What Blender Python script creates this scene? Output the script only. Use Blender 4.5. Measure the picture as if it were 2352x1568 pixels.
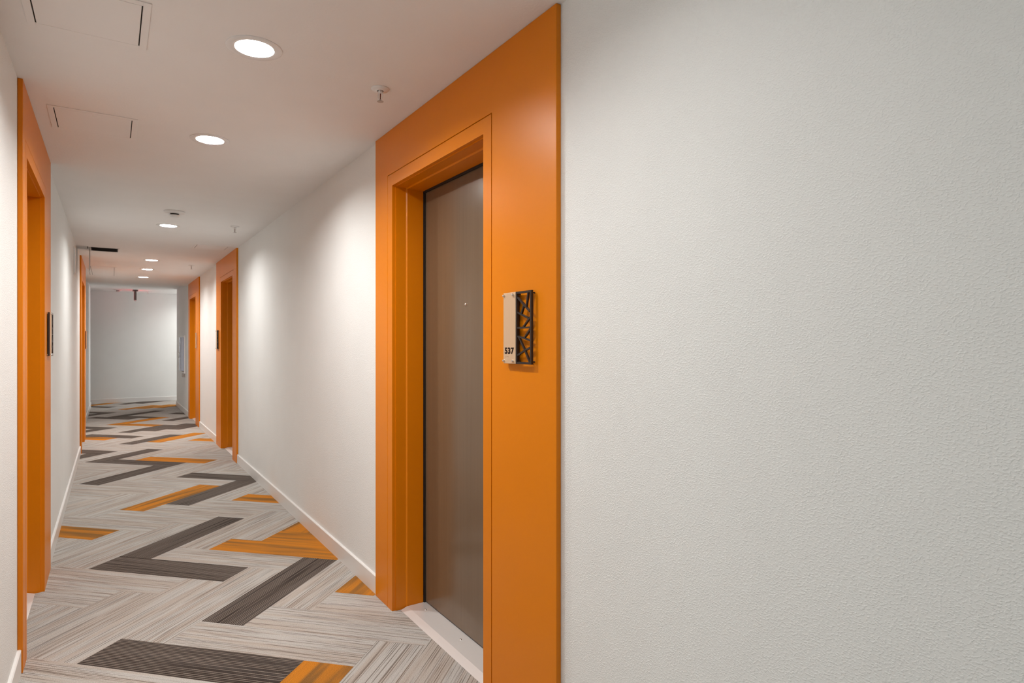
import bpy, bmesh, math, random
from mathutils import Vector
for o in list(bpy.data.objects):
    bpy.data.objects.remove(o)
S = bpy.context.scene
C = S.collection
PI = math.pi

# ------------------------------------------------------------------ camera, world, exposure
F_PX = 1416.0                                   # focal length for a 2352 px wide frame
cam_d = bpy.data.cameras.new('camera')
cam = bpy.data.objects.new('camera', cam_d); C.objects.link(cam)
cam_d.sensor_width = 36.0
cam_d.lens = 36.0*F_PX/2352.0
cam_d.shift_y = 5.5/2352.0
cam_d.clip_start = 0.02
cam.location = (0.0, 0.0, 1.34)
cam.rotation_euler = (PI/2, 0, -math.atan((1176-254.5)/F_PX))
S.camera = cam
S.view_settings.view_transform = 'Standard'
S.view_settings.look = 'None'
S.view_settings.gamma = 1.0
S.view_settings.use_curve_mapping = False
S.view_settings.exposure = 0.17
w = bpy.data.worlds.new('world'); S.world = w; w.use_nodes = True
w.node_tree.nodes['Background'].inputs['Color'].default_value = (0.9, 0.92, 1, 1)
w.node_tree.nodes['Background'].inputs['Strength'].default_value = 0.0

LAMP = 570.0            # strength of the corridor downlights
H = 2.42               # corridor ceiling
H2 = 2.53              # higher ceiling of the cross corridor
Y2 = 13.05             # where the higher ceiling starts
WR, WL = 1.201, -0.318 # wall planes
PR, PL = 1.182, -0.300 # faces of the orange surrounds
WJ = -0.365            # left wall beyond the second door
YBACK = -3.2
LOBX, LOBY = -3.4, 0.85   # unseen lobby added left of the viewer, lets side light reach the near wall
YL, YR, YF = 15.92, 15.20, 16.70                # corridor ends (left, right), far wall

# ------------------------------------------------------------------ helpers
def lin(c):
    return tuple(((x/255.)/12.92 if x/255. <= .04045 else ((x/255.+.055)/1.055)**2.4) for x in c)

class B:
    """collects shapes into one mesh"""
    def __init__(s): s.bm = bmesh.new()
    def box(s, x0, x1, y0, y1, z0, z1):
        v = [s.bm.verts.new(p) for p in ((x0,y0,z0),(x1,y0,z0),(x1,y1,z0),(x0,y1,z0),(x0,y0,z1),(x1,y0,z1),(x1,y1,z1),(x0,y1,z1))]
        for f in ((3,2,1,0),(4,5,6,7),(0,1,5,4),(1,2,6,5),(2,3,7,6),(3,0,4,7)):
            s.bm.faces.new([v[i] for i in f])
        return s
    def prism(s, pts, a, b, axis):
        """polygon pts (2D) extruded from a to b along axis; pts are the two other coords in order"""
        def P(p, t):
            return {'x': (t, p[0], p[1]), 'y': (p[0], t, p[1]), 'z': (p[0], p[1], t)}[axis]
        lo = [s.bm.verts.new(P(p, a)) for p in pts]; hi = [s.bm.verts.new(P(p, b)) for p in pts]
        s.bm.faces.new(lo); s.bm.faces.new(hi[::-1])
        n = len(pts)
        for i in range(n): s.bm.faces.new((lo[i], hi[i], hi[(i+1) % n], lo[(i+1) % n]))
        return s
    def lathe(s, prof, c=(0,0,0), n=40, axis='z', sgn=1):
        """prof: list of (radius, height)"""
        rings = []
        for r, h in prof:
            if r < 1e-6:
                p = {'z': (0,0,h*sgn), 'x': (h*sgn,0,0), 'y': (0,h*sgn,0)}[axis]
                rings.append([s.bm.verts.new(Vector(c)+Vector(p))]); continue
            R = []
            for i in range(n):
                a = 2*PI*i/n; u, v = r*math.cos(a), r*math.sin(a)
                p = {'z': (u,v,h*sgn), 'x': (h*sgn,u,v), 'y': (v,h*sgn,u)}[axis]
                R.append(s.bm.verts.new(Vector(c)+Vector(p)))
            rings.append(R)
        for A, Bq in zip(rings, rings[1:]):
            for i in range(n):
                j = (i+1) % n
                if len(A) == 1 and len(Bq) == 1: continue
                if len(A) == 1: s.bm.faces.new((A[0], Bq[i], Bq[j]))
                elif len(Bq) == 1: s.bm.faces.new((A[i], A[j], Bq[0]))
                else: s.bm.faces.new((A[i], A[j], Bq[j], Bq[i]))
        return s
    def tube(s, pts, r, n=10):
        rings = []
        for k, p in enumerate(pts):
            p = Vector(p)
            d = (Vector(pts[min(k+1, len(pts)-1)])-Vector(pts[max(k-1, 0)])).normalized()
            up = Vector((0,0,1)) if abs(d.z) < .9 else Vector((1,0,0))
            a = d.cross(up).normalized(); b = d.cross(a)
            rings.append([s.bm.verts.new(p+(a*math.cos(2*PI*i/n)+b*math.sin(2*PI*i/n))*r) for i in range(n)])
        for A, Bq in zip(rings, rings[1:]):
            for i in range(n): s.bm.faces.new((A[i], A[(i+1)%n], Bq[(i+1)%n], Bq[i]))
        s.bm.faces.new(rings[0]); s.bm.faces.new(rings[-1][::-1])
        return s
    def build(s, name, mat, parent=None, bevel=0, smooth=False, loc=None):
        bmesh.ops.recalc_face_normals(s.bm, faces=s.bm.faces)
        me = bpy.data.meshes.new(name); s.bm.to_mesh(me); s.bm.free()
        o = bpy.data.objects.new(name, me); C.objects.link(o)
        me.materials.append(mat)
        if smooth:
            for p in me.polygons: p.use_smooth = True
            me.set_sharp_from_angle(angle=math.radians(35)) if hasattr(me, 'set_sharp_from_angle') else None
        if loc: o.location = loc
        if parent: o.parent = parent
        if bevel:
            m = o.modifiers.new('bevel', 'BEVEL'); m.width = bevel; m.segments = 2; m.limit_method = 'ANGLE'; m.angle_limit = math.radians(50)
        return o

def tag(o, label=None, cat=None, group=None, kind=None):
    if label: o['label'] = label
    if cat: o['category'] = cat
    if group: o['group'] = group
    if kind: o['kind'] = kind
    return o

def empty(name, loc=(0,0,0), rz=0):
    o = bpy.data.objects.new(name, None); C.objects.link(o)
    o.location = loc; o.rotation_euler = (0,0,rz); o.empty_display_size = .05
    return o

def copy_tree(o, parent=None):
    c = o.copy(); C.objects.link(c)
    if parent: c.parent = parent
    for ch in list(o.children): copy_tree(ch, c)
    return c

# ------------------------------------------------------------------ materials
def new_mat(name, col, rough=.5, metal=0, spec=.5):
    m = bpy.data.materials.new(name); m.use_nodes = True
    b = m.node_tree.nodes['Principled BSDF']
    b.inputs['Base Color'].default_value = (*col, 1); b.inputs['Roughness'].default_value = rough
    b.inputs['Metallic'].default_value = metal; b.inputs['Specular IOR Level'].default_value = spec
    return m
class N:
    def __init__(s, m): s.m = m; s.t = m.node_tree; s.bsdf = s.t.nodes['Principled BSDF']
    def a(s, typ, **k):
        n = s.t.nodes.new(typ)
        for q, v in k.items(): setattr(n, q, v)
        return n
    def l(s, a, b): s.t.links.new(a, b)
    def math(s, op, a, b=None, c=None):
        n = s.a('ShaderNodeMath', operation=op)
        for i, v in enumerate((a, b, c)):
            if v is None: continue
            if hasattr(v, 'links') or hasattr(v, 'is_linked'): s.l(v, n.inputs[i])
            else: n.inputs[i].default_value = v
        return n.outputs[0]
    def ramp(s, fac, a, b):
        n = s.a('ShaderNodeMapRange'); n.interpolation_type = 'SMOOTHSTEP'
        s.l(fac, n.inputs['Value']); n.inputs['From Min'].default_value = a; n.inputs['From Max'].default_value = b
        return n.outputs[0]
    def mix(s, fac, a, b):
        n = s.a('ShaderNodeMix', data_type='RGBA')
        s.l(fac, n.inputs[0]) if hasattr(fac, 'is_linked') else setattr(n.inputs[0], 'default_value', fac)
        for i, v in ((6, a), (7, b)):
            if hasattr(v, 'is_linked'): s.l(v, n.inputs[i])
            else: n.inputs[i].default_value = (*v, 1)
        return n.outputs[2]
    def comb(s, x, y, z):
        n = s.a('ShaderNodeCombineXYZ')
        for i, v in enumerate((x, y, z)):
            if hasattr(v, 'is_linked'): s.l(v, n.inputs[i])
            else: n.inputs[i].default_value = v
        return n.outputs[0]
    def noise(s, vec, scale=1, detail=2, rough=.5):
        n = s.a('ShaderNodeTexNoise'); n.inputs['Scale'].default_value = scale
        n.inputs['Detail'].default_value = detail; n.inputs['Roughness'].default_value = rough
        if vec is not None: s.l(vec, n.inputs['Vector'])
        return n.outputs['Fac']

def painted(name, col, rough, scale, dist, strength=.5, lo=.42, hi=.72, spec=.3, stretch=1):
    """rolled paint over sprayed drywall texture"""
    m = new_mat(name, col, rough, spec=spec); n = N(m)
    g = n.a('ShaderNodeNewGeometry').outputs['Position']
    if stretch != 1:
        mp = n.a('ShaderNodeMapping'); n.l(g, mp.inputs[0]); mp.inputs['Scale'].default_value = (1, 1, stretch); gg = mp.outputs[0]
    else: gg = g
    f = n.noise(gg, scale, 1.6, .5)
    f = n.ramp(f, lo, hi)
    f2 = n.noise(g, 4, 2)
    b = n.a('ShaderNodeBump'); b.inputs['Distance'].default_value = dist; b.inputs['Strength'].default_value = strength
    n.l(f, b.inputs['Height']); n.l(b.outputs[0], n.bsdf.inputs['Normal'])
    n.l(n.mix(f2, tuple(c*.97 for c in col), tuple(min(1, c*1.02) for c in col)), n.bsdf.inputs['Base Color'])
    return m

M = {}
M['wall'] = painted('wall_paint', (.855,.857,.838), .55, 185, .0016, .42, lo=.46, hi=.68, stretch=1.5)
M['ceil'] = painted('ceiling_paint', (.87,.855,.84), .8, 90, .0006, .25)
M['base'] = new_mat('baseboard_paint', (.80,.775,.75), .35)
M['orange'] = painted('orange_paint', (.74,.213,.0), .36, 60, .0003, .15, spec=.30)
M['oranged'] = M['orange']
M['trimw'] = new_mat('white_enamel', (.82,.81,.80), .3)
M['panelw'] = painted('white_panel_paint', (.87,.855,.84), .5, 60, .0002, .1)
M['black'] = new_mat('black_rubber', (.008,.008,.008), .6)
M['dark'] = new_mat('dark_duct', (.035,.028,.024), .7)
M['gapd'] = new_mat('open_gap', (.02,.016,.014), .9)
M['lattice'] = new_mat('dark_bronze_metal', (.032,.026,.024), .38, .3)
M['chrome'] = new_mat('satin_nickel', (.75,.72,.68), .25, 1)
M['alum'] = new_mat('mill_aluminium', (.80,.78,.76), .34, .35)
M['ink'] = new_mat('dark_brown_lettering', (.012,.003,.002), .7, spec=.15)
M['steel'] = new_mat('grey_steel', (.42,.40,.38), .4, .6)
M['bronzebox'] = new_mat('brown_grey_plastic', (.16,.12,.11), .4)

# brushed beige plate
m = new_mat('brushed_champagne_plate', (.72,.50,.32), .38, .3); M['plate'] = m
n = N(m); g = n.a('ShaderNodeTexCoord').outputs['Object']
s_ = n.a('ShaderNodeSeparateXYZ'); n.l(g, s_.inputs[0])
f = n.noise(n.comb(n.math('MULTIPLY', s_.outputs[0], 900), 0, n.math('MULTIPLY', s_.outputs[2], 12)), 1, 2)
n.l(n.mix(f, (.66,.46,.29), (.78,.57,.38)), n.bsdf.inputs['Base Color'])

# satin bronze door laminate with faint vertical grain
m = new_mat('bronze_door_finish', (.17,.105,.065), .2, spec=.5); M['door'] = m
n = N(m); g = n.a('ShaderNodeNewGeometry').outputs['Position']
s_ = n.a('ShaderNodeSeparateXYZ'); n.l(g, s_.inputs[0])
f = n.noise(n.comb(n.math('MULTIPLY', s_.outputs[0], 60), n.math('MULTIPLY', s_.outputs[1], 60), n.math('MULTIPLY', s_.outputs[2], 1.2)), 1, 4)
n.l(n.mix(f, (.140,.090,.052), (.172,.112,.066)), n.bsdf.inputs['Base Color'])

def emis(name, col, st):
    m = bpy.data.materials.new(name); m.use_nodes = True
    t = m.node_tree; t.nodes.clear()
    e = t.nodes.new('ShaderNodeEmission'); e.inputs[0].default_value = (*col, 1); e.inputs[1].default_value = st
    o = t.nodes.new('ShaderNodeOutputMaterial'); t.links.new(e.outputs[0], o.inputs[0])
    return m
M['lamp'] = emis('lit_lamp_lens', (1, .995, .975), LAMP)
M['lampdim'] = emis('dimmer_lamp_lens', (1, .995, .975), LAMP*.34)
M['red'] = emis('lit_red_strip', (1, .06, .08), 3.5)
M['lobby_fill2'] = emis('clear_daylight', (.92, .97, .98), 8.5)
M['lobby_fill'] = emis('lobby_fill_glow', (.91, .98, .98), 2.8)  # glow of the added lobby pane, cool fill for the near wall

# woven carpet planks: uv = metres along / across the plank, plank_kind 0 grey, 1 dark, 2 orange
m = new_mat('carpet_planks', (.4,.35,.3), .95, spec=.1); M['carpet'] = m
n = N(m)
uv = n.a('ShaderNodeUVMap'); uv.uv_map = 'plank_uv'
s_ = n.a('ShaderNodeSeparateXYZ'); n.l(uv.outputs[0], s_.inputs[0]); U, V = s_.outputs[0], s_.outputs[1]
kd = n.a('ShaderNodeAttribute', attribute_name='plank_kind').outputs['Fac']
sd = n.a('ShaderNodeAttribute', attribute_name='plank_seed').outputs['Fac']
def line_set(pitch, ulen, lo, hi, off):
    vv = n.math('MULTIPLY', V, 1/pitch)
    fr = n.math('PINGPONG', vv, .5)                       # 0 at a line .. .5 between
    ln = n.ramp(fr, .24, .12)
    cell = n.math('FLOOR', n.math('ADD', vv, .5))
    nz = n.noise(n.comb(n.math('MULTIPLY', U, ulen), n.math('ADD', n.math('MULTIPLY', cell, 7.31), off), n.math('MULTIPLY', sd, 53)), 1, 2)
    return n.math('MULTIPLY', ln, n.ramp(nz, lo, hi))
LA = line_set(.0092, 2.6, .46, .66, 0)
LB = line_set(.0127, 1.5, .44, .70, 31)
lines = n.math('MAXIMUM', LA, n.math('MULTIPLY', LB, .8))
LD = line_set(.0112, 1.1, .30, .52, 11)
band = n.noise(n.comb(n.math('MULTIPLY', U, .9), n.math('MULTIPLY', V, 26), n.math('MULTIPLY', sd, 91)), 1, 2)
grain = n.noise(n.comb(n.math('MULTIPLY', U, 330), n.math('MULTIPLY', V, 420), 0), 1, 2)
grey = n.mix(n.ramp(band, .38, .62), (.465,.405,.355), (.50,.475,.445))
grey = n.mix(n.math('MULTIPLY', lines, .85), grey, (.105,.072,.050))
darkc = n.mix(n.ramp(band, .35, .65), (.040,.029,.024), (.066,.053,.047))
darkc = n.mix(n.math('MULTIPLY', LD, .75), darkc, (.33,.27,.225))
bo = n.noise(n.comb(n.math('MULTIPLY', U, 1.2), n.math('MULTIPLY', V, 14), n.math('MULTIPLY', sd, 17)), 1, 2)
orc = n.mix(n.ramp(bo, .40, .66), (.57,.205,.022), (.25,.12,.035))
orc = n.mix(n.math('MULTIPLY', LA, .35), orc, (.20,.09,.03))
col = n.mix(n.math('GREATER_THAN', kd, .5), grey, darkc)
col = n.mix(n.math('GREATER_THAN', kd, 1.5), col, orc)
gr = n.ramp(grain, .2, .8)
dk = n.a('ShaderNodeMix', data_type='RGBA', blend_type='MULTIPLY'); dk.inputs[0].default_value = 1
n.l(col, dk.inputs[6]); n.l(n.mix(gr, (.62,.62,.62), (1.3,1.3,1.3)), dk.inputs[7])
n.l(dk.outputs[2], n.bsdf.inputs['Base Color'])
bp = n.a('ShaderNodeBump'); bp.inputs['Distance'].default_value = .002; bp.inputs['Strength'].default_value = .5
n.l(n.math('SUBTRACT', gr, n.math('MULTIPLY', lines, .5)), bp.inputs['Height']); n.l(bp.outputs[0], n.bsdf.inputs['Normal'])

# ------------------------------------------------------------------ floor: herringbone of 1:4 carpet planks
def make_floor():
    W = .2286; rot = -.00585; ox, oy = .0238, .0862
    cr, sr = math.cos(rot), math.sin(rot)
    def world(p, q):
        p *= W; q *= W
        X, Y = (p+q)/2**.5, (q-p)/2**.5
        return X*cr-Y*sr+ox, X*sr+Y*cr+oy
    H_d = {(9,-10),(13,-14),(23,-20),(25,-26),(27,-32),(35,-40),(40,-43),(41,-42),(43,-48),(47,-52),(44,-39),(32,-35)}
    V_d = {(-9,11),(-14,14),(-17,19),(-23,21),(-27,25),(-29,23),(-34,34),(-33,35),(-32,36),(-37,31),(-42,42),(-45,39),(-36,40),(-50,50),(-49,51),(-30,30)}
    H_o = {(15,-12),(16,-11),(20,-15),(15,-20),(26,-25),(37,-38),(31,-36),(32,-27)}
    V_o = {(-18,18),(-7,13),(-6,6),(-11,17),(-38,38),(-46,46),(-45,47),(-44,48),(-52,48),(-29,31)}
    rooms = [(LOBX, 1.40, YBACK, LOBY), (WJ-.02, 1.40, LOBY, YR), (-3.0, 4.2, YR, YF)]   # carpet runs under the skirting and into the door recesses
    bm = bmesh.new(); uvl = bm.loops.layers.uv.new('plank_uv')
    kl = bm.faces.layers.float.new('plank_kind'); sl = bm.faces.layers.float.new('plank_seed')
    def clip(poly, ax, val, keep_less):
        out = []
        for i in range(len(poly)):
            a, b = poly[i], poly[(i+1) % len(poly)]
            ia = (a[ax] <= val) == keep_less; ib = (b[ax] <= val) == keep_less
            if ia: out.append(a)
            if ia != ib:
                t = (val-a[ax])/(b[ax]-a[ax]); out.append(tuple(a[k]+(b[k]-a[k])*t for k in range(4)))
        return out
    rnd = random.Random(4)
    def plank(p0, q0, horiz, kind):
        seed = rnd.random()
        if horiz: c = [(p0,q0),(p0+4,q0),(p0+4,q0+1),(p0,q0+1)]
        else: c = [(p0,q0),(p0+1,q0),(p0+1,q0+4),(p0,q0+4)]
        poly = []
        for p, q in c:
            x, y = world(p, q)
            u, v = (p-p0, q-q0) if horiz else (q-q0, p-p0)
            poly.append((x, y, u*W, v*W))
        for (x0, x1, y0, y1) in rooms:
            P = poly
            for ax, val, less in ((0,x0,False),(0,x1,True),(1,y0,False),(1,y1,True)):
                if len(P) > 2: P = clip(P, ax, val, less)
            if len(P) < 3: continue
            f = bm.faces.new([bm.verts.new((a[0], a[1], 0)) for a in P])
            for lp, a in zip(f.loops, P): lp[uvl].uv = (a[2], a[3])
            f[kl] = kind; f[sl] = seed
    for j in range(-30, 80):
        for i in range(-80, 30):
            if (i-j-5) % 8 == 0: plank(i, j, True, 1 if (j,i) in H_d else 2 if (j,i) in H_o else 0)
            if (j-i-4) % 8 == 0: plank(i, j, False, 1 if (i,j) in V_d else 2 if (i,j) in V_o else 0)
    bmesh.ops.recalc_face_normals(bm, faces=bm.faces)
    for f in bm.faces:
        if f.normal.z < 0: f.normal_flip()
    me = bpy.data.meshes.new('floor'); bm.to_mesh(me); bm.free()
    me.materials.append(M['carpet'])
    o = bpy.data.objects.new('floor', me); C.objects.link(o)
    tag(o, 'herringbone carpet of grey striped planks with dark and orange ones', 'floor', kind='structure')
make_floor()

# ------------------------------------------------------------------ walls, ceiling, skirting
# doors: (side, panel y0, y1, opening y0, y1)
DOORS = {'R1': (1, 1.559, 3.150, 2.016, 2.918), 'R2': (1, 7.489, 9.075, 7.765, 8.655), 'R3': (1, 11.026, 12.62, 11.483, 12.385),
         'L1': (-1, 3.190, 4.580, 3.330, 4.180), 'L2': (-1, 9.150, 10.72, 9.36, 10.26)}
DH = 2.134
def wall_outline(y0, y1, top, doors):
    pts = [(y0, 0)]
    for d in doors:
        a, b = DOORS[d][3]-.045, DOORS[d][4]+.045
        pts += [(a, 0), (a, DH+.045), (b, DH+.045), (b, 0)]
    return pts + [(y1, 0), (y1, top), (y0, top)]
T = .14
o = B().prism([(YBACK,0),(DOORS['R1'][3]-.045,0),(DOORS['R1'][3]-.045,DH+.045),(DOORS['R1'][4]+.045,DH+.045),(DOORS['R1'][4]+.045,0),
               (DOORS['R2'][3]-.045,0),(DOORS['R2'][3]-.045,DH+.045),(DOORS['R2'][4]+.045,DH+.045),(DOORS['R2'][4]+.045,0),
               (DOORS['R3'][3]-.045,0),(DOORS['R3'][3]-.045,DH+.045),(DOORS['R3'][4]+.045,DH+.045),(DOORS['R3'][4]+.045,0),
               (YR,0),(YR,H2),(Y2,H2),(Y2,H),(YBACK,H)], WR, WR+T, 'x').build('wall_right', M['wall'])
tag(o, 'off-white textured wall along the right side of the corridor', 'wall', kind='structure')
o = B().prism(wall_outline(LOBY, 10.7, H, ['L1','L2']), WL-T, WL, 'x').build('wall_left', M['wall'])
tag(o, 'off-white wall along the left side up to the second door', 'wall', kind='structure')
o = B().prism([(10.7,0),(YL,0),(YL,H2),(Y2,H2),(Y2,H),(10.7,H)], WJ-T, WJ, 'x').build('wall_far_left', M['wall'])
tag(o, 'shaded white wall strip beyond the far left door', 'wall', kind='structure')
o = B().box(-3.0, 4.2, YF, YF+.12, 0, H2).build('wall_far', M['wall']); tag(o, 'plain white wall closing the far end of the corridor', 'wall', kind='structure')
o = B().box(LOBX-.12, WR+T, YBACK-.12, YBACK, 0, H).build('wall_back', M['wall']); tag(o, 'white wall behind the viewer at the near end', 'wall', kind='structure')
o = B().box(WR, 4.2, YR-.12, YR, 0, H2).build('wall_side_right', M['wall'], loc=(T,0,0)); o.location = (0,0,0)
tag(o, 'white wall of the right branch around the corner', 'wall', kind='structure')
for v in o.data.vertices:
    if v.co.x < 2: v.co.x = WR+T
o = B().box(-3.0, WJ-T, YL-.12, YL, 0, H2).build('wall_side_left', M['wall']); tag(o, 'white wall of the left branch around the corner', 'wall', kind='structure')
o = B().box(4.2, 4.32, YR-.12, 15.40, 0, H2).box(4.2, 4.32, 16.50, YF+.12, 0, H2).box(4.2, 4.32, 15.40, 16.50, 0, .8).box(4.2, 4.32, 15.40, 16.50, 2.2, H2).build('wall_end_right', M['wall']); tag(o, 'white wall ending the right branch', 'wall', kind='structure')
o = B().box(-3.12, -3.0, YR-.12, YF+.12, 0, H2).build('wall_end_left', M['wall']); tag(o, 'white wall ending the left branch', 'wall', kind='structure')

o = B().box(4.26, 4.27, 15.40, 16.50, .8, 2.2).build('window_2', M['lobby_fill2']); tag(o, 'bright window ending the right branch', 'window', kind='structure')
for y0, y1, z0, z1 in ((15.40,15.45,.8,2.2),(16.45,16.50,.8,2.2),(15.45,16.45,.8,.85),(15.45,16.45,2.15,2.2)):
    B().box(4.21, 4.255, y0, y1, z0, z1).build('window_frame', M['trimw'], o)

# unseen lobby beside the viewer, with a glowing pane added to brighten the near wall
o = B().box(LOBX, WL-T, LOBY, LOBY+.12, 0, H).build('wall_lobby_front', M['wall']); tag(o, 'white lobby wall left of the corridor mouth', 'wall', kind='structure')
o = B().prism([(YBACK,0),(LOBY,0),(LOBY,H),(YBACK,H),(YBACK,2.15),(.60,2.15),(.60,.55),(YBACK,.55)], LOBX-.12, LOBX, 'x').box(LOBX-.12, LOBX, YBACK, -1.85, .55, 2.15).build('wall_lobby_left', M['wall'])
tag(o, 'white lobby wall around the added light pane, left of the viewer', 'wall', kind='structure')
o = B().box(LOBX-.07, LOBX-.06, -1.85, .60, .55, 2.15).build('lobby_light_pane', M['lobby_fill']); tag(o, 'unseen bright pane added to light the near wall, left of the viewer', 'window', kind='structure')
for y0, y1, z0, z1 in ((-1.85,-1.79,.55,2.15),(.54,.60,.55,2.15),(-1.79,.54,.55,.61),(-1.79,.54,2.09,2.15),(-.38,-.32,.61,2.09)):
    B().box(LOBX-.058, LOBX-.01, y0, y1, z0, z1).build('window_frame', M['trimw'], o)  # bars framing the added light pane

# open hatch hole in the ceiling
HX0, HX1, HY0, HY1 = -.190, .070, 8.30, 8.62
b = B()
x0, x1 = WJ-T, WR+T
LX = .440; LS = .13; LR = .069
LAMPS = [(LX, 2.400, H), (LX, 3.605, H), (LX, 6.431, H), (LX, 9.193, H), (LX, 10.353, H), (LX, 11.601, H), (LX, 1.195, H), (1.90, 15.95, H2)]
def slab(X0, X1, Ya, Yb, z, holes):
    """ceiling slab with round holes centred at lx (list of y, lx) cut through it"""
    if not holes: b.box(X0, X1, Ya, Yb, z, z+.1); return
    lx = holes[0][1]
    b.box(X0, lx-LS, Ya, Yb, z, z+.1); b.box(lx+LS, X1, Ya, Yb, z, z+.1)
    y = Ya
    for hy, _ in holes:
        b.box(lx-LS, lx+LS, y, hy-LS, z, z+.1); y = hy+LS
        n = 64; lo = []; ou = []; up = []
        for k in range(n):
            a = 2*PI*(k+.5)/n; ca, sa = math.cos(a), math.sin(a); q = LS/max(abs(ca), abs(sa))
            lo.append(b.bm.verts.new((lx+LR*ca, hy+LR*sa, z))); ou.append(b.bm.verts.new((lx+q*ca, hy+q*sa, z)))
            up.append(b.bm.verts.new((lx+LR*ca, hy+LR*sa, z+.1)))
        cor = {0: (1,1), 1: (-1,1), 2: (-1,-1), 3: (1,-1)}
        for k in range(n):
            m2 = (k+1) % n
            b.bm.faces.new((lo[k], ou[k], ou[m2], lo[m2])); b.bm.faces.new((lo[k], lo[m2], up[m2], up[k]))
        for c_i, (sx, sy) in cor.items():
            k = n//8+c_i*n//4-1
            b.bm.faces.new((ou[k], b.bm.verts.new((lx+sx*LS, hy+sy*LS, z)), ou[(k+1) % n]))
    b.box(lx-LS, lx+LS, y, Yb, z, z+.1)
slab(x0, x1, LOBY, HY0, H, sorted((p[1], p[0]) for p in LAMPS if p[1] < HY0))
slab(x0, x1, HY1, Y2, H, [(p[1], p[0]) for p in LAMPS if HY1 < p[1] < Y2])
b.box(LOBX-.12, x1, YBACK-.12, LOBY, H, H+.1)
b.box(x0, HX0, HY0, HY1, H, H+.1); b.box(HX1, x1, HY0, HY1, H, H+.1)
b.box(x0, x1, Y2-.02, Y2, H+.1, H2+.1)
slab(-3.12, 4.32, Y2, YF+.12, H2, [(15.95, 1.90)])
o = b.build('ceiling', M['ceil']); tag(o, 'smooth pinkish-white ceiling with a step up at the far end', 'ceiling', kind='structure')

BH, BT = .098, .013
def skirt(name, x, sg, segs, label):
    b = B()
    for a, c in segs:
        b.prism([(x, 0.0), (x-sg*BT, 0.0), (x-sg*BT, BH-.004), (x-sg*(BT-.004), BH), (x, BH)], a, c, 'y')
    o = b.build(name, M['base'])
    tag(o, label, 'baseboard', kind='structure')
skirt('baseboard_right', WR, 1, [(YBACK,1.559),(3.150,7.489),(9.075,11.026),(12.62,YR+BT)], 'white baseboard along the right wall')
skirt('baseboard_left', WL, -1, [(LOBY,3.190),(4.580,9.150)], 'white baseboard along the left wall')
skirt('baseboard_far_left', WJ, -1, [(10.72,YL+BT)], 'white baseboard on the wall strip beyond the far left door')
o = B().prism([(YF,0),(YF-BT,0),(YF-BT,BH-.004),(YF-BT+.004,BH),(YF,BH)], -3, 4.2, 'x').build('baseboard_far', M['base'])
tag(o, 'white baseboard across the far wall', 'baseboard', kind='structure')
o = B().prism([(YR,0),(YR+BT,0),(YR+BT,BH-.004),(YR+BT-.004,BH),(YR,BH)], WR, 4.2, 'x').build('baseboard_side_right', M['base'])
tag(o, 'white baseboard around the right corner', 'baseboard', kind='structure')
o = B().prism([(YL,0),(YL+BT,0),(YL+BT,BH-.004),(YL+BT-.004,BH),(YL,BH)], -3, WJ, 'x').build('baseboard_side_left', M['base'])
tag(o, 'white baseboard around the left corner', 'baseboard', kind='structure')

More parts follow.
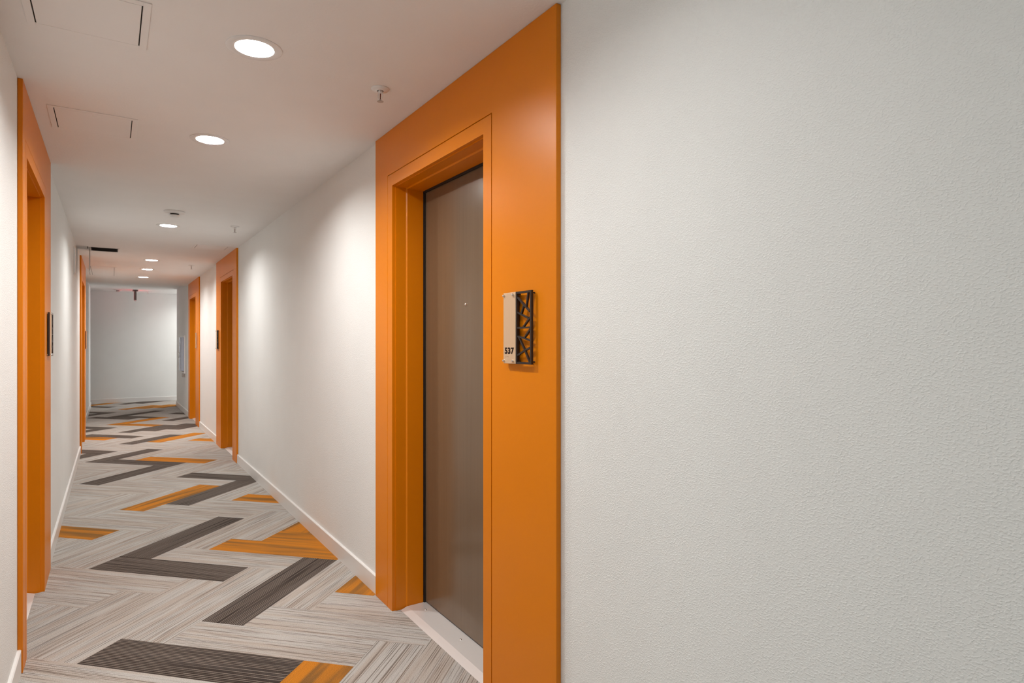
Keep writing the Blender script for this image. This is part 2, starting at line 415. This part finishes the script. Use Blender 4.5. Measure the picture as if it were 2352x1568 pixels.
# ------------------------------------------------------------------ doors with orange surrounds
def make_door(key, idx, label, peep_y):
    sg, p0, p1, a, c = DOORS[key]
    face = PR if sg > 0 else PL
    wallx = WR if sg > 0 else WL
    X = lambda d: face+sg*d
    root = empty('door_%d' % idx, (face, (a+c)/2, 0))
    par = lambda o: (setattr(o, 'parent', root), setattr(o, 'location', Vector(o.location)-root.location), o)[2]
    gm = .062
    # flat surround, floor to ceiling
    pts = [(p0,0),(a-gm,0),(a-gm,DH+gm),(c+gm,DH+gm),(c+gm,0),(p1,0),(p1,H-.001),(p0,H-.001)]
    par(B().prism(pts, face, wallx-sg*.0005, 'x').build('surround_panel', M['orange'], bevel=.0015))
    # pressed metal frame swept round the opening
    prof = [(.0135,-.066),(.0135,-.058),(0,-.058),(0,0),(.018,0),(.018,.005),(.072,.005),(.078,.010),(.165,.010),(.165,-.03),(.0135,-.03)]
    b = B(); rings = []
    for y, z, sy, sz in ((a,0,1,0),(a,DH,1,-1),(c,DH,-1,-1),(c,0,-1,0)):
        rings.append([b.bm.verts.new((X(d), y+sy*i, z+sz*i)) for d, i in prof])
    k = len(prof)
    for A, Bq in zip(rings, rings[1:]):
        for i in range(k): b.bm.faces.new((A[i], A[(i+1)%k], Bq[(i+1)%k], Bq[i]))
    b.bm.faces.new(rings[0]); b.bm.faces.new(rings[-1])
    par(b.build('door_frame', M['orange']))
    # black gasket
    i0, i1 = .0095, .020
    d0, d1 = sorted((X(.166), X(.174)))
    par(B().prism([(a+i0,.014),(a+i1,.014),(a+i1,DH-i1),(c-i1,DH-i1),(c-i1,.014),(c-i0,.014),(c-i0,DH-i0),(a+i0,DH-i0)], d0, d1, 'x').build('gasket', M['black']))
    # leaf
    d0, d1 = sorted((X(.175), X(.219)))
    leaf = par(B().box(d0, d1, a+.0135, c-.0135, .019, DH-.0135).build('door_leaf', M['door'], bevel=.001))
    leaf['label'] = 'satin brown bronze door leaf'
    par(B().box(*sorted((X(.180), X(.215))), a+.012, c-.012, .0125, .0185).build('door_sweep', M['black']))
    if peep_y:
        p = B().lathe([(0,.006),(.004,.006),(.0065,.004),(.0075,0)], c=(X(.175), peep_y, 1.52), n=20, axis='x', sgn=-sg).build('peephole', M['chrome'], smooth=True)
        p.parent = leaf
        p.matrix_parent_inverse = leaf.matrix_world.inverted()
        p.location = -(root.location+leaf.location) if False else p.location
    # sloped metal sill
    pts = [(X(.040),.001),(X(.076),.013),(X(.219),.013),(X(.219),.001)]
    sill = par(B().prism(pts, a+.012, c-.012, 'y').build('threshold', M['alum'], bevel=.001))
    b_y = [a+.10, (a+c)/2-.02, c-.10]
    for yy in b_y:
        par(B().lathe([(0,.0022),(.004,.0018),(.006,0)], c=(X(.135), yy, .013), n=14).build('screw', M['chrome'], smooth=True))
    tag(root, label, 'door', kind='structure')
    return root
bpy.context.view_layer.update()
make_door('R1', 1, 'nearest right-hand door, brown bronze leaf in a broad orange surround', 2.47)
make_door('R2', 2, 'middle right-hand door, deep in its orange surround', None)
make_door('R3', 3, 'farthest right-hand door near the corner, orange surround', None)
make_door('L1', 4, 'nearest left-hand door in an orange surround', None)
make_door('L2', 5, 'far left-hand door, a thin orange sliver by the end wall', None)

# ------------------------------------------------------------------ room signs
def make_sign():
    root = empty('room_sign')
    cx = .0875
    fr = B()
    e0, e1 = -.009, -.017
    A0, A1, Z0, Z1 = .0790, .1725, -.1235, .1235
    t = .0072
    for (x0,x1,z0,z1) in ((A0,A0+t,Z0,Z1),(A1-t,A1,Z0,Z1),(A0+t,A1-t,Z0,Z0+t),(A0+t,A1-t,Z1-t,Z1)):
        fr.box(x0-cx, x1-cx, e1, e0, z0, z1)
    bars = [(0.109,0.106,0.185,0.053),(0.176,0.117,0.164,0.067),(0.152,0.079,0.135,0.048),(0.108,0.054,0.176,0.031),(0.187,0.034,0.146,0.002),
            (0.107,0.0,0.189,0.0),(0.187,-0.006,0.152,-0.035),(0.109,-0.029,0.142,-0.034),(0.140,-0.033,0.189,-0.044),(0.119,-0.031,0.156,-0.076),
            (0.156,-0.076,0.186,-0.118),(0.189,-0.067,0.156,-0.077),(0.156,-0.077,0.109,-0.095)]
    for x0, z0, x1, z1 in bars:
        x0 -= .025+cx; x1 -= .025+cx
        L = math.hypot(x1-x0, z1-z0); nx, nz = -(z1-z0)/L*.0029, (x1-x0)/L*.0029
        fr.prism([(x0-nx,z0-nz),(x1-nx,z1-nz),(x1+nx,z1+nz),(x0+nx,z0+nz)], e1+.001, e0, 'y')
    fr.build('lattice', M['lattice'], root)
    for x in (A0+.004, A1-.004):
        for z in (-.115, .115):
            B().lathe([(.0025,-.001),(.0025,.0095)], c=(x-cx,0,z), n=12, axis='y', sgn=-1).build('standoff', M['lattice'], root)
    pl = B().box(0-cx, .0775-cx, -.0165, -.0125, -.1235, .1235).build('name_plate', M['plate'], root, bevel=.0006)
    B().box(.0006-cx, .0770-cx, -.0124, -.0045, -.1230, .1230).build('backing', M['lattice'], root)
    for x in (.0045, .0625):
        for z in (-.1145, .1145):
            B().lathe([(.0025,-.001),(.0025,.012)], c=(x-cx,0,z), n=12, axis='y', sgn=-1).build('standoff', M['chrome'], pl, smooth=True)
            B().lathe([(0,.0245),(.0033,.0225),(.0046,.0195),(.0046,.0168)], c=(x-cx,0,z), n=16, axis='y', sgn=-1).build('screw_cap', M['chrome'], pl, smooth=True)
    return root
sign = make_sign()
def place_sign(o, side, y, label, group):
    o.location = ((PR-.0002 if side > 0 else PL+.0002), y, 1.395)
    o.rotation_euler = (0, 0, -PI/2 if side > 0 else PI/2)
    tag(o, label, 'sign', group)
s2 = copy_tree(sign); s3 = copy_tree(sign); s4 = copy_tree(sign); s5 = copy_tree(sign)
place_sign(sign, 1, 1.7585, 'room sign with beige plate numbered 537 beside a dark lattice', 'room signs beside the doors')
place_sign(s2, 1, 8.885, 'dark lattice room sign beside the middle right-hand door', 'room signs beside the doors')
place_sign(s3, -1, 4.405, 'room sign seen almost edge-on beside the nearest left door', 'room signs beside the doors')
place_sign(s4, -1, 10.50, 'tiny dark room sign edge-on beside the far left door', 'room signs beside the doors')
place_sign(s5, 1, 11.225, 'pale room sign with only a plate by the farthest right door', 'room signs beside the doors')
for ch in list(s5.children):
    if ch.name.startswith(('lattice', 'backing')) or (ch.name.startswith('standoff') and ch.data.materials[0] == M['lattice']): bpy.data.objects.remove(ch)

# raised number and braille on the nearest sign
cu = bpy.data.curves.new('number', 'FONT'); cu.body = '537'; cu.size = .0325; cu.offset = .0013; cu.extrude = .0004; cu.space_character = 1.12
to = bpy.data.objects.new('tmp', cu); C.objects.link(to)
bpy.context.view_layer.update()
me = bpy.data.meshes.new_from_object(to.evaluated_get(bpy.context.evaluated_depsgraph_get()))
bpy.data.objects.remove(to)
xs = [v.co.x for v in me.vertices]; ys = [v.co.y for v in me.vertices]
for v in me.vertices:
    x = (v.co.x-min(xs))/(max(xs)-min(xs)); z = (v.co.y-min(ys))/(max(ys)-min(ys))
    v.co = (.0095+x*.0585-.0875, -.0168-v.co.z, -.0905+z*.0232)
me.materials.clear(); me.materials.append(M['ink'])
o = bpy.data.objects.new('number', me); C.objects.link(o); o.parent = next(c for c in sign.children if c.name.startswith('name_plate')); o['label'] = 'dark raised number 537'
b = B()
for q, dots in enumerate(((1,1,0,0,1,1),(1,0,0,0,1,0),(1,0,0,1,0,0),(1,1,0,1,1,0))):
    for d, on in enumerate(dots):
        if on:
            x = .0105+q*.0062+(d//3)*.0023; z = -.0985-(d % 3)*.0023
            b.lathe([(0,.0174),(.0006,.0171),(.0008,.0164)], c=(x-.0875,0,z), n=8, axis='y', sgn=-1)
b.build('braille', M['plate'], o.parent, smooth=True)

# ------------------------------------------------------------------ downlights
def make_lamp():
    root = empty('downlight')
    B().lathe([(.096,0),(.096,.002),(.092,.0045),(.074,.005),(.067,.003),(.0655,0)], n=56, sgn=-1).build('trim_ring', M['trimw'], root, smooth=True)
    B().lathe([(.0665,.0),(.0615,.024),(.0615,.026)], n=56).build('reflector', M['trimw'], root, smooth=True)
    B().lathe([(0,.026),(.0614,.026)], n=48).build('lens', M['lamp'], root)
    B().lathe([(.0625,.027),(.0665,.030),(.0665,.09),(0,.09)], n=32).build('housing', M['steel'], root)
    return root
lamp = make_lamp()
G = 'round ceiling downlights down the middle of the corridor'
names = ['largest glowing round downlight, nearest in the ceiling', 'second glowing downlight, ahead of the nearest one',
         'third downlight, just past the smoke detector', 'fourth downlight, first of the three close together far away',
         'fifth downlight, middle of the three close together far away', 'sixth downlight, last before the ceiling step',
         'downlight overhead, just above the viewer', 'downlight in the right branch around the corner']
spots = [(*p, nm) for p, nm in zip(LAMPS, names)]
for i, (x, y, z, lb) in enumerate(spots):
    o = lamp if i == 0 else copy_tree(lamp)
    o.location = (x, y, z-.0003); tag(o, lb, 'ceiling light', G)
    if y < 2:                                     # the fitting over the viewer burns dimmer
        for ch in o.children:
            if ch.name.startswith('lens'): ch.data = ch.data.copy(); ch.data.materials[0] = M['lampdim']

# ------------------------------------------------------------------ sprinklers
def make_sprinkler():
    root = empty('fire_sprinkler')
    B().lathe([(.038,0),(.038,.002),(.034,.006),(.020,.010),(.014,.010),(.013,.004)], n=36, sgn=-1).build('escutcheon', M['trimw'], root, smooth=True)
    B().lathe([(.0085,.002),(.0085,.018),(.005,.020),(0,.020)], n=20, sgn=-1).build('body', M['trimw'], root, smooth=True)
    for s in (-1, 1):
        B().tube([(0, s*.007, -.016), (0, s*.0125, -.024), (0, s*.0125, -.036), (0, s*.004, -.048), (0,0,-.050)], .0021, 8).build('frame_arm', M['trimw'], root, smooth=True)
    B().tube([(0,0,-.019),(0,0,-.046)], .0019, 8).build('glass_bulb', new_mat('dark_bulb', (.12,.02,.01), .2), root, smooth=True)
    B().lathe([(.004,.046),(.004,.052),(.013,.053),(.0135,.0545),(0,.0545)], n=24, sgn=-1).build('deflector', M['steel'], root, smooth=True)
    return root
sp = make_sprinkler()
G = 'pendent fire sprinklers in the ceiling'
for i, (x, y, z, lb) in enumerate([(.957, 2.493, H, 'white pendent sprinkler hanging near the orange surround, nearest'),
                                   (.958, 6.145, H, 'small pendent sprinkler above the middle right wall'),
                                   (.928, 9.501, H, 'tiny pendent sprinkler before the farthest right door'),
                                   (.70, 16.10, H2, 'far pale sprinkler on the end ceiling right of the hanging sign')]):
    o = sp if i == 0 else copy_tree(sp)
    o.location = (x, y, z-.0003); o.rotation_euler.z = .5; tag(o, lb, 'sprinkler', G)

# ------------------------------------------------------------------ smoke detectors
def make_detector(name, label, loc, group=None):
    root = empty(name, loc)
    B().lathe([(.079,0),(.079,.006),(.074,.012),(.055,.018),(.036,.020),(.030,.016)], n=48, sgn=-1).build('base', M['trimw'], root, smooth=True)
    B().lathe([(.030,.014),(.030,.030),(0,.030)], n=36, sgn=-1).build('vent_slot', M['black'], root)
    B().lathe([(.026,.0295),(.040,.0305),(.040,.036),(.030,.045),(.012,.049),(0,.049)], n=36, sgn=-1).build('sensor_dome', M['trimw'], root, smooth=True)
    return tag(root, label, 'smoke detector', group)
make_detector('smoke_detector', 'white round smoke detector with dark slot above the third downlight', (.436, 5.72, H-.0003))
make_detector('smoke_detector', 'small dark-slotted detector on the far end ceiling, left of hanging sign', (.13, 16.10, H2-.0003))

# ------------------------------------------------------------------ ceiling access panels
def access_panel(x0, x1, y0, y1, label, name='access_panel', slots=True, rim=.027):
    root = empty(name, ((x0+x1)/2, (y0+y1)/2, H))
    def par(o): o.location = -Vector(root.location); o.parent = root; return o
    X0, X1, Y0, Y1 = x0-rim, x1+rim, y0-rim, y1+rim
    g = .004
    b = B()
    z0, z1 = H-.0030, H-.0002
    b.box(X0, x0-g, Y0, Y1, z0, z1); b.box(x1+g, X1, Y0, Y1, z0, z1)
    b.box(x0-g, x1+g, Y0, y0-.0015, z0, z1); b.box(x0-g, x1+g, y1+.0015, Y1, z0, z1)
    par(b.build('frame', M['panelw'], bevel=.0007))
    par(B().box(x0-g, x1+g, y0-.0015, y1+.0015, H-.0006, H-.0002).build('gap', M['gapd']))
    par(B().box(x0, x1, y0, y1, H-.0030, H-.0007).build('panel_door', M['panelw'], bevel=.0005))
    b = B().lathe([(0,.0040),(.006,.0040),(.0065,.0030)], c=((x0+x1)/2, y0+.03, H), n=16, sgn=-1)
    par(b.build('latch', M['panelw']))
    return tag(root, label, 'access panel', 'flush access panels in the ceiling')
access_panel(-.209, .083, 2.292, 2.605, 'large flush ceiling access panel cut by the top edge of the picture')
access_panel(-.217, .084, 3.497, 3.800, 'flush ceiling access panel beside the nearest left door top')
access_panel(.790, 1.090, 7.475, 7.775, 'faint flush ceiling panel before the middle right-hand door')
access_panel(-.235, .040, 10.345, 11.66, 'long faint ceiling panel near the far left door')

# open hatch with the door hanging down
root = empty('ceiling_hatch', ((HX0+HX1)/2, (HY0+HY1)/2, H))
def par(o): o.location = -Vector(root.location); o.parent = root; return o
b = B()
rim = .014
b.box(HX0-rim, HX0, HY0-rim, HY1+rim, H-.003, H-.0002); b.box(HX1, HX1+rim, HY0-rim, HY1+rim, H-.003, H-.0002)
b.box(HX0, HX1, HY0-rim, HY0, H-.003, H-.0002); b.box(HX0, HX1, HY1, HY1+rim, H-.003, H-.0002)
par(b.build('frame', M['panelw']))
b = B(); e = .002; zt = H+.26
b.box(HX0+e, HX0+.01, HY0+e, HY1-e, H, zt); b.box(HX1-.01, HX1-e, HY0+e, HY1-e, H, zt)
b.box(HX0+.01, HX1-.01, HY0+e, HY0+.01, H, zt); b.box(HX0+.01, HX1-.01, HY1-.01, HY1-e, H, zt); b.box(HX0+e, HX1-e, HY0+e, HY1-e, zt, zt+.01)
c_ = par(b.build('shaft', M['dark'])); c_['label'] = 'dark open shaft'
d_ = par(B().box(HX0-.013, HX0-.007, HY0+.01, HY1-.01, H-.285, H-.004).build('hatch_door', M['steel'], bevel=.0008)); d_['label'] = 'thin grey door hanging open'
par(B().box(HX0-.030, HX0-.024, HY0-.01, HY0+.16, H-.004, H-.0002).build('hinge_gap', M['gapd']))
par(B().tube([(HX0-.010, HY0+.004, H-.275), (HX0-.010, HY0+.011, H-.275)], .009, 12).build('latch', M['trimw']))
tag(root, 'open dark ceiling hatch with its thin door hanging straight down', 'hatch')

# wall access panel high on the left wall
root = empty('wall_panel', (WL, 7.84, 2.19))
par(B().box(WL+.0003, WL+.004, 7.70, 7.98, 2.05, 2.34).build('frame', M['panelw'], bevel=.001))
par(B().box(WL+.004, WL+.012, 7.72, 7.96, 2.07, 2.32).build('cover', M['panelw'], bevel=.002))
tag(root, 'flat white cover plate high on the left wall before the hatch', 'wall panel')

# ------------------------------------------------------------------ extinguisher cabinet on the far right wall
root = empty('extinguisher_cabinet', (WR, 13.70, 1.13))
y0, y1, z0, z1 = 13.36, 14.06, .77, 1.50
b = B()
t = .028
b.box(WR-.022, WR-.0003, y0, y0+t, z0, z1); b.box(WR-.022, WR-.0003, y1-t, y1, z0, z1)
b.box(WR-.022, WR-.0003, y0+t, y1-t, z0, z0+t); b.box(WR-.022, WR-.0003, y0+t, y1-t, z1-t, z1)
par(b.build('frame', M['trimw'], bevel=.002))
gl = new_mat('pale_blue_glazing', (.50,.56,.72), .08, spec=.7)
b = B()
prof = []
NN = 12
for k in range(NN+1):
    a = PI*k/NN
    prof.append((WR-.015-.062*math.sin(a)**.7, (y0+t)+(y1-y0-2*t)*k/NN))
pts = prof + [(WR-.013, y1-t), (WR-.013, y0+t)]
pts = [(WR-.013,y0+t)]+prof[1:-1]+[(WR-.013,y1-t)]
b.prism(pts, z0+t+.02, z1-t-.005, 'z')
c_ = par(b.build('bowed_cover', gl, smooth=False)); c_['label'] = 'pale bluish bowed cover'
par(B().box(WR-.085, WR-.022, 13.68, 13.70, 1.07, 1.085).box(WR-.085, WR-.022, 13.68, 13.70, 1.16, 1.175).box(WR-.090, WR-.085, 13.68, 13.70, 1.07, 1.175).build('pull_handle', M['steel']))
par(B().box(WR-.045, WR-.0003, y0+.04, y0+.16, z0-.07, z0-.002).build('lower_bracket', M['steel'], bevel=.002))
tag(root, 'white-framed wall cabinet with bluish bowed cover, past the farthest right door', 'cabinet')

# ------------------------------------------------------------------ hanging sign in the cross corridor, edge-on
root = empty('hanging_sign', (.455, 16.0, H2))
par(B().box(.405, .505, 15.90, 16.10, H2-.022, H2-.0003).build('canopy', M['bronzebox'], bevel=.003))
b = B().box(.440, .464, 15.86, 16.14, H2-.212, H2-.022)
b.box(.431, .473, 15.85, 15.862, H2-.225, H2-.022).box(.431, .473, 16.138, 16.15, H2-.225, H2-.022)
b.box(.431, .473, 15.862, 16.138, H2-.034, H2-.022).box(.431, .473, 15.862, 16.138, H2-.225, H2-.212)
par(b.build('housing', M['bronzebox']))
for x in (.4388, .4642):
    par(B().box(x, x+.001, 15.865, 16.135, H2-.21, H2-.036).build('lit_face', M['red']))
par(B().box(.434, .470, 15.86, 16.14, H2-.243, H2-.225).build('lower_lens', new_mat('pink_clear_edge', (.8,.5,.5), .15), bevel=.003))
tag(root, 'brown hanging sign seen edge-on with red glow on the end ceiling', 'sign')
